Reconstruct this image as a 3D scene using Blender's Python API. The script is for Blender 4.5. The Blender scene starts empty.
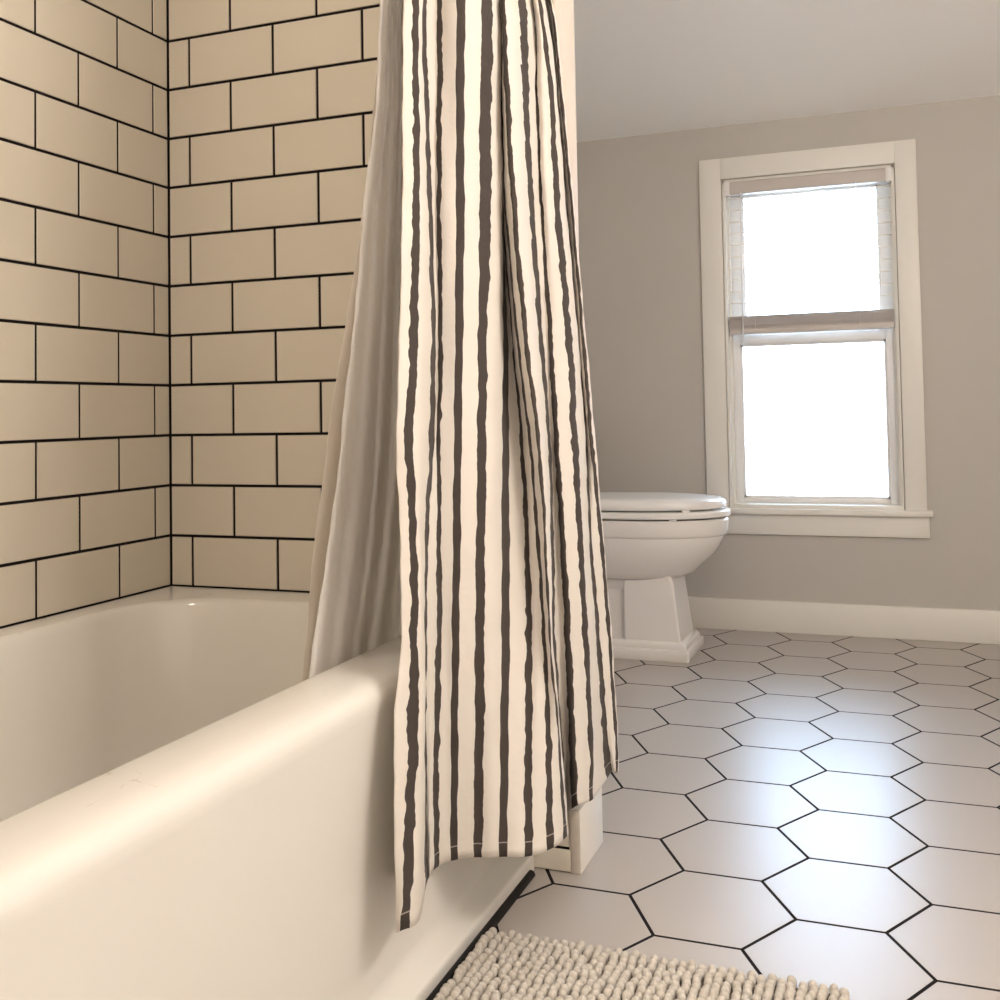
import bpy, bmesh, math, random
from mathutils import Vector, Matrix
random.seed(4)
S = bpy.context.scene
COL = S.collection
CURTAIN=[
(0.5,[[0.802, -0.481, 1.415], [0.804, -0.494, 1.268], [0.806, -0.504, 1.124], [0.81, -0.527, 0.928], [0.812, -0.544, 0.793], [0.814, -0.541, 0.659], [0.816, -0.547, 0.528], [0.818, -0.574, 0.405], [0.822, -0.583, 0.165]]),
(1,[[0.813, -0.462, 1.421], [0.815, -0.472, 1.273], [0.818, -0.482, 1.127], [0.821, -0.505, 0.929], [0.824, -0.53, 0.792], [0.826, -0.524, 0.657], [0.829, -0.533, 0.526], [0.831, -0.544, 0.397], [0.835, -0.586, 0.172]]),
(1.5,[[0.812, -0.447, 1.426], [0.815, -0.457, 1.277], [0.818, -0.464, 1.131], [0.823, -0.476, 0.931], [0.826, -0.497, 0.791], [0.829, -0.507, 0.655], [0.831, -0.509, 0.521], [0.834, -0.519, 0.39], [0.839, -0.551, 0.169]]),
(2,[[0.802, -0.417, 1.439], [0.801, -0.412, 1.291], [0.8, -0.403, 1.144], [0.798, -0.391, 0.936], [0.797, -0.401, 0.788], [0.796, -0.424, 0.644], [0.795, -0.43, 0.502], [0.794, -0.434, 0.361], [0.792, -0.431, 0.161]]),
(2.5,[[0.8, -0.379, 1.454], [0.799, -0.38, 1.3], [0.798, -0.38, 1.148], [0.797, -0.379, 0.937], [0.797, -0.387, 0.788], [0.796, -0.404, 0.642], [0.795, -0.412, 0.498], [0.795, -0.419, 0.356], [0.794, -0.424, 0.165]]),
(3,[[0.809, -0.374, 1.454], [0.807, -0.379, 1.3], [0.805, -0.382, 1.147], [0.802, -0.378, 0.937], [0.8, -0.386, 0.788], [0.798, -0.385, 0.639], [0.796, -0.386, 0.492], [0.794, -0.398, 0.349], [0.791, -0.399, 0.165]]),
(3.45,[[0.824, -0.379, 1.45], [0.821, -0.377, 1.298], [0.818, -0.38, 1.147], [0.813, -0.374, 0.937], [0.81, -0.379, 0.787], [0.806, -0.378, 0.639], [0.803, -0.376, 0.491], [0.8, -0.378, 0.344], [0.796, -0.38, 0.165]]),
(4,[[0.844, -0.376, 1.448], [0.839, -0.374, 1.297], [0.835, -0.37, 1.147], [0.828, -0.368, 0.937], [0.824, -0.369, 0.787], [0.819, -0.368, 0.638], [0.815, -0.37, 0.49], [0.81, -0.369, 0.342], [0.805, -0.366, 0.165]]),
(4.5,[[0.855, -0.355, 1.454], [0.851, -0.355, 1.301], [0.847, -0.352, 1.149], [0.841, -0.351, 0.937], [0.836, -0.353, 0.786], [0.832, -0.353, 0.636], [0.828, -0.355, 0.488], [0.824, -0.354, 0.339], [0.819, -0.354, 0.165]]),
(5,[[0.861, -0.32, 1.466], [0.858, -0.324, 1.309], [0.855, -0.325, 1.154], [0.85, -0.331, 0.938], [0.847, -0.332, 0.785], [0.844, -0.336, 0.634], [0.841, -0.339, 0.485], [0.838, -0.34, 0.336], [0.835, -0.346, 0.165]]),
(5.45,[[0.858, -0.253, 1.492], [0.857, -0.255, 1.328], [0.857, -0.257, 1.166], [0.856, -0.292, 0.94], [0.856, -0.304, 0.784], [0.855, -0.312, 0.632], [0.855, -0.322, 0.482], [0.855, -0.33, 0.335], [0.854, -0.343, 0.165]]),
(6,[[0.826, -0.184, 1.522], [0.832, -0.198, 1.347], [0.837, -0.204, 1.178], [0.845, -0.217, 0.945], [0.851, -0.242, 0.782], [0.856, -0.263, 0.626], [0.861, -0.283, 0.474], [0.866, -0.309, 0.329], [0.871, -0.333, 0.165]]),
(6.5,[[0.807, -0.145, 1.54], [0.818, -0.172, 1.356], [0.828, -0.184, 1.182], [0.843, -0.193, 0.946], [0.853, -0.207, 0.781], [0.862, -0.227, 0.621], [0.872, -0.259, 0.47], [0.88, -0.29, 0.325], [0.89, -0.329, 0.165]]),
(7,[[0.803, -0.13, 1.546], [0.817, -0.165, 1.358], [0.83, -0.184, 1.182], [0.848, -0.191, 0.946], [0.86, -0.189, 0.781], [0.872, -0.205, 0.619], [0.884, -0.237, 0.466], [0.894, -0.277, 0.322], [0.906, -0.318, 0.164]]),
(7.5,[[0.821, -0.168, 1.529], [0.834, -0.198, 1.347], [0.847, -0.222, 1.174], [0.863, -0.222, 0.944], [0.875, -0.211, 0.781], [0.886, -0.218, 0.621], [0.897, -0.238, 0.467], [0.908, -0.271, 0.322], [0.919, -0.308, 0.165]]),
(8,[[0.836, -0.197, 1.516], [0.849, -0.223, 1.338], [0.86, -0.246, 1.168], [0.876, -0.242, 0.942], [0.887, -0.225, 0.782], [0.898, -0.225, 0.622], [0.909, -0.234, 0.466], [0.919, -0.254, 0.317], [0.93, -0.291, 0.166]]),
(8.5,[[0.852, -0.234, 1.5], [0.863, -0.254, 1.328], [0.874, -0.267, 1.163], [0.888, -0.258, 0.941], [0.898, -0.236, 0.782], [0.908, -0.235, 0.624], [0.918, -0.244, 0.469], [0.927, -0.248, 0.316], [0.937, -0.267, 0.166]]),
(9,[[0.87, -0.273, 1.482], [0.879, -0.281, 1.318], [0.887, -0.282, 1.159], [0.898, -0.266, 0.94], [0.907, -0.242, 0.782], [0.915, -0.241, 0.625], [0.923, -0.25, 0.471], [0.931, -0.24, 0.314], [0.939, -0.243, 0.166]]),
(9.5,[[0.879, -0.254, 1.488], [0.886, -0.258, 1.324], [0.892, -0.256, 1.163], [0.901, -0.239, 0.941], [0.907, -0.218, 0.781], [0.914, -0.221, 0.622], [0.92, -0.231, 0.467], [0.926, -0.216, 0.306], [0.932, -0.206, 0.16]]),
(10,[[0.879, -0.207, 1.505], [0.881, -0.199, 1.341], [0.883, -0.186, 1.177], [0.885, -0.156, 0.947], [0.887, -0.129, 0.778], [0.888, -0.129, 0.61], [0.89, -0.136, 0.444], [0.892, -0.112, 0.272], [0.893, -0.098, 0.127]]),
(10.5,[[0.874, -0.142, 1.531], [0.876, -0.146, 1.356], [0.879, -0.147, 1.185], [0.882, -0.121, 0.949], [0.884, -0.107, 0.778], [0.887, -0.098, 0.606], [0.889, -0.099, 0.436], [0.892, -0.09, 0.265], [0.893, -0.091, 0.141]]),
(11,[[0.87, -0.127, 1.537], [0.876, -0.13, 1.361], [0.882, -0.133, 1.187], [0.89, -0.123, 0.948], [0.895, -0.117, 0.778], [0.901, -0.112, 0.608], [0.906, -0.107, 0.439], [0.911, -0.11, 0.273], [0.915, -0.114, 0.165]]),
(11.5,[[0.885, -0.158, 1.523], [0.89, -0.136, 1.358], [0.895, -0.14, 1.185], [0.902, -0.111, 0.948], [0.907, -0.104, 0.777], [0.912, -0.098, 0.607], [0.917, -0.091, 0.436], [0.922, -0.09, 0.268], [0.925, -0.101, 0.165]]),
(12,[[0.893, -0.158, 1.521], [0.898, -0.114, 1.363], [0.903, -0.111, 1.189], [0.911, -0.084, 0.95], [0.916, -0.079, 0.777], [0.921, -0.073, 0.604], [0.927, -0.073, 0.433], [0.932, -0.07, 0.263], [0.935, -0.082, 0.166]]),
(12.5,[[0.894, -0.137, 1.529], [0.898, -0.088, 1.37], [0.903, -0.072, 1.197], [0.91, -0.034, 0.953], [0.915, -0.03, 0.775], [0.921, -0.038, 0.599], [0.926, -0.03, 0.424], [0.93, -0.038, 0.253], [0.933, -0.05, 0.164]]),
(13,[[0.879, -0.082, 1.552], [0.885, -0.04, 1.385], [0.891, -0.022, 1.207], [0.9, 0.007, 0.955], [0.907, 0.02, 0.773], [0.914, 0.01, 0.593], [0.92, 0.026, 0.411], [0.927, 0.041, 0.228], [0.929, 0.055, 0.165]]),
(13.5,[[0.884, -0.086, 1.55], [0.89, -0.048, 1.382], [0.897, -0.024, 1.206], [0.906, -0.001, 0.955], [0.913, 0.014, 0.773], [0.919, 0.023, 0.592], [0.926, 0.047, 0.407], [0.933, 0.053, 0.225], [0.935, 0.061, 0.165]]),
(14,[[0.893, -0.1, 1.543], [0.899, -0.063, 1.377], [0.905, -0.035, 1.203], [0.913, -0.007, 0.954], [0.919, 0.01, 0.773], [0.926, 0.04, 0.59], [0.932, 0.057, 0.405], [0.938, 0.068, 0.221], [0.94, 0.063, 0.165]]),
(14.4,[[0.894, -0.095, 1.545], [0.899, -0.048, 1.381], [0.905, -0.024, 1.205], [0.913, 0.013, 0.955], [0.919, 0.038, 0.773], [0.925, 0.057, 0.588], [0.931, 0.079, 0.401], [0.936, 0.088, 0.215], [0.938, 0.081, 0.159]]),
(14.9,[[0.872, -0.038, 1.57], [0.876, 0.01, 1.4], [0.881, 0.041, 1.22], [0.888, 0.077, 0.96], [0.893, 0.106, 0.77], [0.898, 0.129, 0.578], [0.903, 0.152, 0.383], [0.908, 0.168, 0.188], [0.909, 0.164, 0.126]]),
]
LINER=[
(0,[[0.754, -0.461, 1.43], [0.741, -0.454, 1.287], [0.727, -0.469, 1.138], [0.714, -0.473, 0.993], [0.7, -0.485, 0.849], [0.69, -0.492, 0.735], [0.679, -0.507, 0.623], [0.669, -0.524, 0.515], [0.662, -0.533, 0.447]]),
(1,[[0.758, -0.459, 1.43], [0.745, -0.451, 1.287], [0.731, -0.46, 1.139], [0.718, -0.469, 0.993], [0.704, -0.477, 0.849], [0.694, -0.487, 0.735], [0.683, -0.5, 0.623], [0.673, -0.517, 0.513], [0.666, -0.526, 0.446]]),
(2,[[0.748, -0.426, 1.444], [0.734, -0.417, 1.298], [0.72, -0.424, 1.147], [0.706, -0.427, 0.998], [0.692, -0.433, 0.849], [0.681, -0.44, 0.731], [0.67, -0.45, 0.615], [0.66, -0.466, 0.502], [0.653, -0.475, 0.431]]),
(3,[[0.755, -0.431, 1.441], [0.742, -0.419, 1.296], [0.728, -0.423, 1.146], [0.714, -0.417, 0.998], [0.7, -0.417, 0.849], [0.689, -0.418, 0.73], [0.678, -0.429, 0.612], [0.668, -0.445, 0.498], [0.66, -0.454, 0.427]]),
(4,[[0.747, -0.404, 1.453], [0.733, -0.392, 1.305], [0.719, -0.386, 1.154], [0.705, -0.38, 1.002], [0.69, -0.374, 0.849], [0.679, -0.369, 0.726], [0.668, -0.377, 0.605], [0.657, -0.397, 0.487], [0.648, -0.406, 0.413]]),
(5,[[0.752, -0.409, 1.45], [0.739, -0.391, 1.305], [0.725, -0.381, 1.155], [0.711, -0.372, 1.003], [0.696, -0.362, 0.849], [0.685, -0.361, 0.726], [0.673, -0.365, 0.603], [0.662, -0.38, 0.483], [0.654, -0.385, 0.408]]),
(6,[[0.742, -0.378, 1.463], [0.728, -0.359, 1.315], [0.713, -0.346, 1.162], [0.699, -0.329, 1.007], [0.684, -0.313, 0.85], [0.672, -0.308, 0.722], [0.661, -0.316, 0.596], [0.649, -0.334, 0.473], [0.64, -0.339, 0.395]]),
(7,[[0.753, -0.39, 1.457], [0.739, -0.368, 1.311], [0.725, -0.349, 1.161], [0.711, -0.329, 1.007], [0.696, -0.309, 0.85], [0.684, -0.3, 0.722], [0.672, -0.305, 0.594], [0.661, -0.32, 0.47], [0.652, -0.325, 0.393]]),
(8,[[0.733, -0.337, 1.48], [0.719, -0.314, 1.329], [0.705, -0.29, 1.173], [0.69, -0.265, 1.014], [0.674, -0.24, 0.85], [0.662, -0.227, 0.716], [0.649, -0.225, 0.582], [0.637, -0.234, 0.45], [0.627, -0.235, 0.367]]),
(9,[[0.75, -0.354, 1.471], [0.736, -0.327, 1.323], [0.722, -0.3, 1.17], [0.707, -0.272, 1.012], [0.692, -0.247, 0.85], [0.68, -0.233, 0.717], [0.667, -0.228, 0.583], [0.655, -0.225, 0.45], [0.644, -0.219, 0.364]]),
(10,[[0.729, -0.278, 1.503], [0.715, -0.246, 1.348], [0.7, -0.205, 1.19], [0.685, -0.171, 1.023], [0.668, -0.143, 0.851], [0.655, -0.124, 0.709], [0.642, -0.114, 0.566], [0.627, -0.105, 0.422], [0.616, -0.094, 0.33]]),
(11,[[0.753, -0.268, 1.503], [0.739, -0.235, 1.348], [0.724, -0.2, 1.188], [0.708, -0.165, 1.022], [0.692, -0.132, 0.85], [0.679, -0.113, 0.709], [0.666, -0.094, 0.564], [0.651, -0.071, 0.416], [0.639, -0.054, 0.321]]),
]
VINYL=[
(0,[[0.712, -0.383, 1.466], [0.698, -0.381, 1.313], [0.683, -0.391, 1.156], [0.668, -0.411, 1.001], [0.654, -0.44, 0.85], [0.643, -0.453, 0.732], [0.633, -0.468, 0.616], [0.622, -0.47, 0.5], [0.614, -0.475, 0.429]]),
(1,[[0.716, -0.372, 1.469], [0.702, -0.366, 1.316], [0.687, -0.375, 1.159], [0.673, -0.397, 1.002], [0.658, -0.421, 0.85], [0.647, -0.437, 0.731], [0.636, -0.452, 0.614], [0.626, -0.457, 0.498], [0.618, -0.462, 0.426]]),
(2,[[0.704, -0.328, 1.488], [0.689, -0.318, 1.331], [0.674, -0.322, 1.17], [0.659, -0.341, 1.008], [0.644, -0.363, 0.85], [0.633, -0.38, 0.727], [0.622, -0.394, 0.605], [0.61, -0.407, 0.486], [0.602, -0.412, 0.411]]),
(3,[[0.712, -0.323, 1.488], [0.697, -0.306, 1.333], [0.683, -0.303, 1.173], [0.667, -0.313, 1.011], [0.652, -0.33, 0.85], [0.641, -0.348, 0.725], [0.629, -0.362, 0.601], [0.618, -0.372, 0.479], [0.609, -0.384, 0.405]]),
(4,[[0.702, -0.28, 1.506], [0.687, -0.256, 1.349], [0.672, -0.239, 1.186], [0.656, -0.239, 1.018], [0.64, -0.25, 0.851], [0.628, -0.262, 0.719], [0.616, -0.278, 0.589], [0.604, -0.293, 0.461], [0.595, -0.304, 0.383]]),
]
E_DOME, E_VAN, E_REC, E_SHO, E_SKY, EXPO = 27, 12.5, 24, 4, 14, 0.18
WARM = (1, .925, .85)


# ------------------------------------------------------------------ materials
def rgb(r, g, b):
    f = lambda c: (c/255/12.92) if c/255 <= .04045 else ((c/255+.055)/1.055)**2.4
    return (f(r), f(g), f(b), 1)

def nodes(name):
    m = bpy.data.materials.new(name); m.use_nodes = True
    nt = m.node_tree
    return m, nt, nt.nodes['Principled BSDF'], nt.nodes['Material Output']

def mat(name, col, rough=.5, spec=.5, bump=0, bscale=40, coat=0, var=0, vscale=3, metal=0, bdist=.001):
    m, nt, b, out = nodes(name)
    b.inputs['Base Color'].default_value = col
    b.inputs['Roughness'].default_value = rough
    b.inputs['Specular IOR Level'].default_value = spec
    b.inputs['Metallic'].default_value = metal
    b.inputs['Coat Weight'].default_value = coat
    b.inputs['Coat Roughness'].default_value = .08
    tc = nt.nodes.new('ShaderNodeTexCoord')
    if bump:
        n = nt.nodes.new('ShaderNodeTexNoise'); n.inputs['Scale'].default_value = bscale; n.inputs['Detail'].default_value = 3
        nt.links.new(tc.outputs['Object'], n.inputs['Vector'])
        bp = nt.nodes.new('ShaderNodeBump'); bp.inputs['Strength'].default_value = bump; bp.inputs['Distance'].default_value = bdist
        nt.links.new(n.outputs['Fac'], bp.inputs['Height']); nt.links.new(bp.outputs['Normal'], b.inputs['Normal'])
    if var:
        n = nt.nodes.new('ShaderNodeTexNoise'); n.inputs['Scale'].default_value = vscale; n.inputs['Detail'].default_value = 5
        nt.links.new(tc.outputs['Object'], n.inputs['Vector'])
        mx = nt.nodes.new('ShaderNodeMix'); mx.data_type = 'RGBA'
        mx.inputs['A'].default_value = tuple(c*(1-var) for c in col[:3])+(1,)
        mx.inputs['B'].default_value = tuple(min(1, c*(1+var)) for c in col[:3])+(1,)
        nt.links.new(n.outputs['Fac'], mx.inputs['Factor']); nt.links.new(mx.outputs['Result'], b.inputs['Base Color'])
    return m

M = {}
M['tile'] = mat('glazed_wall_tile', rgb(222, 213, 196), .22, .5, .25, 9, var=.03, vscale=5, bdist=.002)
M['grout'] = mat('black_grout', rgb(24, 17, 18), .9, .2)
M['floor_tile'] = mat('matte_porcelain_tile', rgb(182, 173, 165), .34, .5, .15, 14, var=.025, vscale=6, bdist=.001)
M['wall'] = mat('greige_wall_paint', rgb(198, 191, 182), .75, .3, .15, 220, var=.02)
M['partition'] = mat('warm_beige_wall_paint', rgb(222, 208, 194), .7, .3, .1, 220)
M['ceiling'] = mat('white_ceiling_paint', rgb(246, 243, 239), .85, .2, .15, 160)
M['bright'] = mat('white_bounce_wall_paint', rgb(240, 236, 230), .8, .2)  # white chosen so the unseen walls bounce light onto tub and curtain
M['trim'] = mat('white_trim_paint', rgb(236, 230, 220), .4, .5, .08, 60)
M['endgrain'] = mat('cracked_white_trim_end', rgb(214, 203, 190), .6, .4, .6, 120, var=.12, vscale=60)
M['enamel'] = mat('white_tub_enamel', rgb(232, 227, 218), .14, .5, 0, coat=.3)
M['china'] = mat('white_vitreous_china', rgb(238, 232, 226), .12, .5, coat=.3)
M['seatp'] = mat('white_seat_plastic', rgb(242, 238, 233), .22, .5)
M['vinyl'] = mat('white_window_vinyl', rgb(240, 236, 232), .35, .5)
M['mat'] = mat('taupe_chenille', rgb(196, 188, 177), .95, .1, .5, 500, var=.06, vscale=40)
M['matbase'] = mat('mat_backing', rgb(112, 102, 92), .95, .1)
M['chrome'] = mat('brushed_nickel', rgb(200, 196, 190), .2, .5, metal=1)
M['caulk'] = mat('black_caulk', rgb(22, 19, 20), .6, .3)

# veined porcelain marks on the tub rim are fine hairline scuffs
def tub_material():
    m = M['enamel']; nt = m.node_tree; b = nt.nodes['Principled BSDF']
    tc = nt.nodes.new('ShaderNodeTexCoord')
    n = nt.nodes.new('ShaderNodeTexNoise'); n.inputs['Scale'].default_value = 9; n.inputs['Detail'].default_value = 4; n.inputs['Distortion'].default_value = 1.2
    nt.links.new(tc.outputs['Object'], n.inputs['Vector'])
    s = nt.nodes.new('ShaderNodeMath'); s.operation = 'SUBTRACT'; s.inputs[1].default_value = .5; nt.links.new(n.outputs['Fac'], s.inputs[0])
    a = nt.nodes.new('ShaderNodeMath'); a.operation = 'ABSOLUTE'; nt.links.new(s.outputs[0], a.inputs[0])
    l = nt.nodes.new('ShaderNodeMath'); l.operation = 'LESS_THAN'; l.inputs[1].default_value = .0035; nt.links.new(a.outputs[0], l.inputs[0])
    n2 = nt.nodes.new('ShaderNodeTexNoise'); n2.inputs['Scale'].default_value = 7
    nt.links.new(tc.outputs['Object'], n2.inputs['Vector'])
    g = nt.nodes.new('ShaderNodeMath'); g.operation = 'GREATER_THAN'; g.inputs[1].default_value = .52; nt.links.new(n2.outputs['Fac'], g.inputs[0])
    f = nt.nodes.new('ShaderNodeMath'); f.operation = 'MULTIPLY'; nt.links.new(l.outputs[0], f.inputs[0])
    sx = nt.nodes.new('ShaderNodeSeparateXYZ'); nt.links.new(tc.outputs['Object'], sx.inputs[0])
    hz = nt.nodes.new('ShaderNodeMath'); hz.operation = 'GREATER_THAN'; hz.inputs[1].default_value = .473; nt.links.new(sx.outputs[2], hz.inputs[0])
    g2 = nt.nodes.new('ShaderNodeMath'); g2.operation = 'MULTIPLY'; nt.links.new(g.outputs[0], g2.inputs[0]); nt.links.new(hz.outputs[0], g2.inputs[1])
    nt.links.new(g2.outputs[0], f.inputs[1])
    mx = nt.nodes.new('ShaderNodeMix'); mx.data_type = 'RGBA'
    mx.inputs['A'].default_value = b.inputs['Base Color'].default_value; mx.inputs['B'].default_value = rgb(214, 206, 192)
    nt.links.new(f.outputs[0], mx.inputs['Factor']); nt.links.new(mx.outputs['Result'], b.inputs['Base Color'])
tub_material()

def glass_material():
    m, nt, b, out = nodes('window_glass')
    tr = nt.nodes.new('ShaderNodeBsdfTransparent'); tr.inputs[0].default_value = (.97, .985, .99, 1)
    gl = nt.nodes.new('ShaderNodeBsdfGlossy'); gl.inputs['Roughness'].default_value = .02
    fr = nt.nodes.new('ShaderNodeFresnel'); fr.inputs[0].default_value = 1.45
    mx = nt.nodes.new('ShaderNodeMixShader')
    nt.links.new(fr.outputs[0], mx.inputs[0]); nt.links.new(tr.outputs[0], mx.inputs[1]); nt.links.new(gl.outputs[0], mx.inputs[2])
    nt.links.new(mx.outputs[0], out.inputs[0])
    return m
M['glass'] = glass_material()

def translucent(name, col, amount=.35, rough=.8, bump=0, scale=300):
    m, nt, b, out = nodes(name)
    b.inputs['Base Color'].default_value = col; b.inputs['Roughness'].default_value = rough; b.inputs['Specular IOR Level'].default_value = .2
    t = nt.nodes.new('ShaderNodeBsdfTranslucent'); t.inputs[0].default_value = col
    mx = nt.nodes.new('ShaderNodeMixShader'); mx.inputs[0].default_value = amount
    nt.links.new(b.outputs[0], mx.inputs[1]); nt.links.new(t.outputs[0], mx.inputs[2]); nt.links.new(mx.outputs[0], out.inputs[0])
    if bump:
        tc = nt.nodes.new('ShaderNodeTexCoord')
        n = nt.nodes.new('ShaderNodeTexNoise'); n.inputs['Scale'].default_value = scale; n.inputs['Detail'].default_value = 4
        nt.links.new(tc.outputs['Object'], n.inputs['Vector'])
        bp = nt.nodes.new('ShaderNodeBump'); bp.inputs['Strength'].default_value = bump; bp.inputs['Distance'].default_value = .003
        nt.links.new(n.outputs['Fac'], bp.inputs['Height'])
        nt.links.new(bp.outputs[0], b.inputs['Normal']); nt.links.new(bp.outputs[0], t.inputs['Normal'])
    return m
M['slat'] = translucent('blind_slat_plastic', rgb(246, 236, 224), .6, .5)
M['rail'] = mat('blind_headrail', rgb(206, 196, 188), .5, .4)
M['vinyl_film'] = translucent('frosted_vinyl', rgb(246, 240, 232), .5, .45)
M['liner'] = translucent('white_liner_cloth', rgb(252, 250, 248), .5, .85, .5, 60)

def curtain_material():
    """white cloth with dark charcoal stripes, u = stripe number, v = metres down the cloth"""
    m, nt, b, out = nodes('striped_seersucker')
    N = nt.nodes.new; Lk = nt.links.new
    def mth(op, a, bb=None, c=None):
        n = N('ShaderNodeMath'); n.operation = op
        for i, v in enumerate((a, bb, c)):
            if v is None: continue
            if isinstance(v, (int, float)): n.inputs[i].default_value = v
            else: Lk(v, n.inputs[i])
        return n.outputs[0]
    uv = N('ShaderNodeUVMap'); sp = N('ShaderNodeSeparateXYZ'); Lk(uv.outputs[0], sp.inputs[0])
    u, v = sp.outputs[0], sp.outputs[1]
    idn = mth('ROUND', u)
    def noise(vs, us, sc):
        cb = N('ShaderNodeCombineXYZ'); Lk(mth('MULTIPLY', u if us else idn, us or 7.3), cb.inputs[0]); Lk(mth('MULTIPLY', v, vs), cb.inputs[1])
        n = N('ShaderNodeTexNoise'); n.inputs['Scale'].default_value = 1; n.inputs['Detail'].default_value = 1.5
        Lk(cb.outputs[0], n.inputs['Vector'])
        return mth('MULTIPLY', mth('SUBTRACT', n.outputs['Fac'], .5), sc)
    # stripes 4-ish and 6 are woven taut and straight, the rest pucker
    straight = mth('MAXIMUM', mth('LESS_THAN', mth('ABSOLUTE', mth('SUBTRACT', idn, 6)), .5), mth('LESS_THAN', mth('ABSOLUTE', mth('SUBTRACT', idn, 4)), .5))
    straight = mth('MAXIMUM', straight, mth('LESS_THAN', mth('ABSOLUTE', mth('SUBTRACT', idn, 1)), .0))
    half = mth('LESS_THAN', mth('ABSOLUTE', mth('SUBTRACT', idn, 5)), .5)
    amp = mth('SUBTRACT', 1, mth('ADD', mth('MULTIPLY', straight, .8), mth('MULTIPLY', half, .5)))
    wob = mth('MULTIPLY', noise(26, 0, .16), amp)
    wob2 = mth('MULTIPLY', noise(60, 0, .12), amp)
    wid = mth('MULTIPLY', noise(42, 1.3, .16), amp)
    d = mth('ABSOLUTE', mth('ADD', mth('SUBTRACT', u, idn), mth('ADD', wob, wob2)))
    stripe = mth('LESS_THAN', d, mth('ADD', .175, wid))
    # hem: folded strip with a pale seam line
    hem = mth('LESS_THAN', mth('ABSOLUTE', mth('SUBTRACT', v, 1.0)), .00)
    at = N('ShaderNodeAttribute'); at.attribute_name = 'hem'
    seam = mth('MULTIPLY', mth('LESS_THAN', mth('ABSOLUTE', mth('SUBTRACT', at.outputs['Fac'], .020)), .0009), 1)
    fine = N('ShaderNodeTexNoise'); fine.inputs['Scale'].default_value = 1; fine.inputs['Detail'].default_value = 2
    cb = N('ShaderNodeCombineXYZ'); Lk(mth('MULTIPLY', u, 30), cb.inputs[0]); Lk(mth('MULTIPLY', v, 900), cb.inputs[1]); Lk(cb.outputs[0], fine.inputs['Vector'])
    dark = N('ShaderNodeMix'); dark.data_type = 'RGBA'; dark.inputs['A'].default_value = rgb(58, 51, 47); dark.inputs['B'].default_value = rgb(96, 86, 80)
    Lk(fine.outputs['Fac'], dark.inputs['Factor'])
    sm = N('ShaderNodeMix'); sm.data_type = 'RGBA'; Lk(seam, sm.inputs['Factor']); Lk(dark.outputs['Result'], sm.inputs['A']); sm.inputs['B'].default_value = rgb(170, 160, 150)
    col = N('ShaderNodeMix'); col.data_type = 'RGBA'; Lk(stripe, col.inputs['Factor']); col.inputs['A'].default_value = rgb(240, 232, 222); Lk(sm.outputs['Result'], col.inputs['B'])
    Lk(col.outputs['Result'], b.inputs['Base Color'])
    b.inputs['Roughness'].default_value = .9; b.inputs['Specular IOR Level'].default_value = .15
    b.inputs['Sheen Weight'].default_value = .1
    # puckers + weave
    cb2 = N('ShaderNodeCombineXYZ'); Lk(mth('MULTIPLY', u, 1.2), cb2.inputs[0]); Lk(mth('MULTIPLY', v, 45), cb2.inputs[1])
    n2 = N('ShaderNodeTexNoise'); n2.inputs['Scale'].default_value = 1; n2.inputs['Detail'].default_value = 2; Lk(cb2.outputs[0], n2.inputs['Vector'])
    bm1 = N('ShaderNodeBump'); bm1.inputs['Strength'].default_value = .35; bm1.inputs['Distance'].default_value = .006; Lk(n2.outputs['Fac'], bm1.inputs['Height'])
    bm2 = N('ShaderNodeBump'); bm2.inputs['Strength'].default_value = .2; bm2.inputs['Distance'].default_value = .0008; Lk(fine.outputs['Fac'], bm2.inputs['Height']); Lk(bm1.outputs[0], bm2.inputs['Normal'])
    Lk(bm2.outputs[0], b.inputs['Normal'])
    t = N('ShaderNodeBsdfTranslucent'); Lk(col.outputs['Result'], t.inputs[0])
    mx = N('ShaderNodeMixShader'); mx.inputs[0].default_value = .22
    Lk(b.outputs[0], mx.inputs[1]); Lk(t.outputs[0], mx.inputs[2]); Lk(mx.outputs[0], out.inputs[0])
    return m
M['stripe'] = curtain_material()

def emit(name, col, s):
    m, nt, b, out = nodes(name)
    b.inputs['Base Color'].default_value = (.8, .8, .8, 1)
    b.inputs['Emission Color'].default_value = col; b.inputs['Emission Strength'].default_value = s
    return m

# ------------------------------------------------------------------ helpers
def link(name, me, mats, parent=None):
    o = bpy.data.objects.new(name, me)
    for m in (mats if isinstance(mats, (list, tuple)) else [mats]): me.materials.append(m)
    COL.objects.link(o)
    if parent: o.parent = parent; o.matrix_parent_inverse = parent.matrix_world.inverted() if False else Matrix.Translation(-parent.location)
    return o

def build(name, bm, mats, parent=None, smooth=False, angle=None):
    bmesh.ops.recalc_face_normals(bm, faces=bm.faces)
    me = bpy.data.meshes.new(name); bm.to_mesh(me); bm.free()
    if smooth:
        for p in me.polygons: p.use_smooth = True
        if angle: me.set_sharp_from_angle(angle=math.radians(angle))
    return link(name, me, mats, parent)

def raw(name, vs, fs, mats, parent=None, smooth=False, mi=None, angle=None):
    me = bpy.data.meshes.new(name); me.from_pydata([tuple(v) for v in vs], [], fs)
    if mi:
        me.polygons.foreach_set('material_index', mi)
    if smooth:
        for p in me.polygons: p.use_smooth = True
        if angle: me.set_sharp_from_angle(angle=math.radians(angle))
    me.update()
    return link(name, me, mats, parent)

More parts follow.
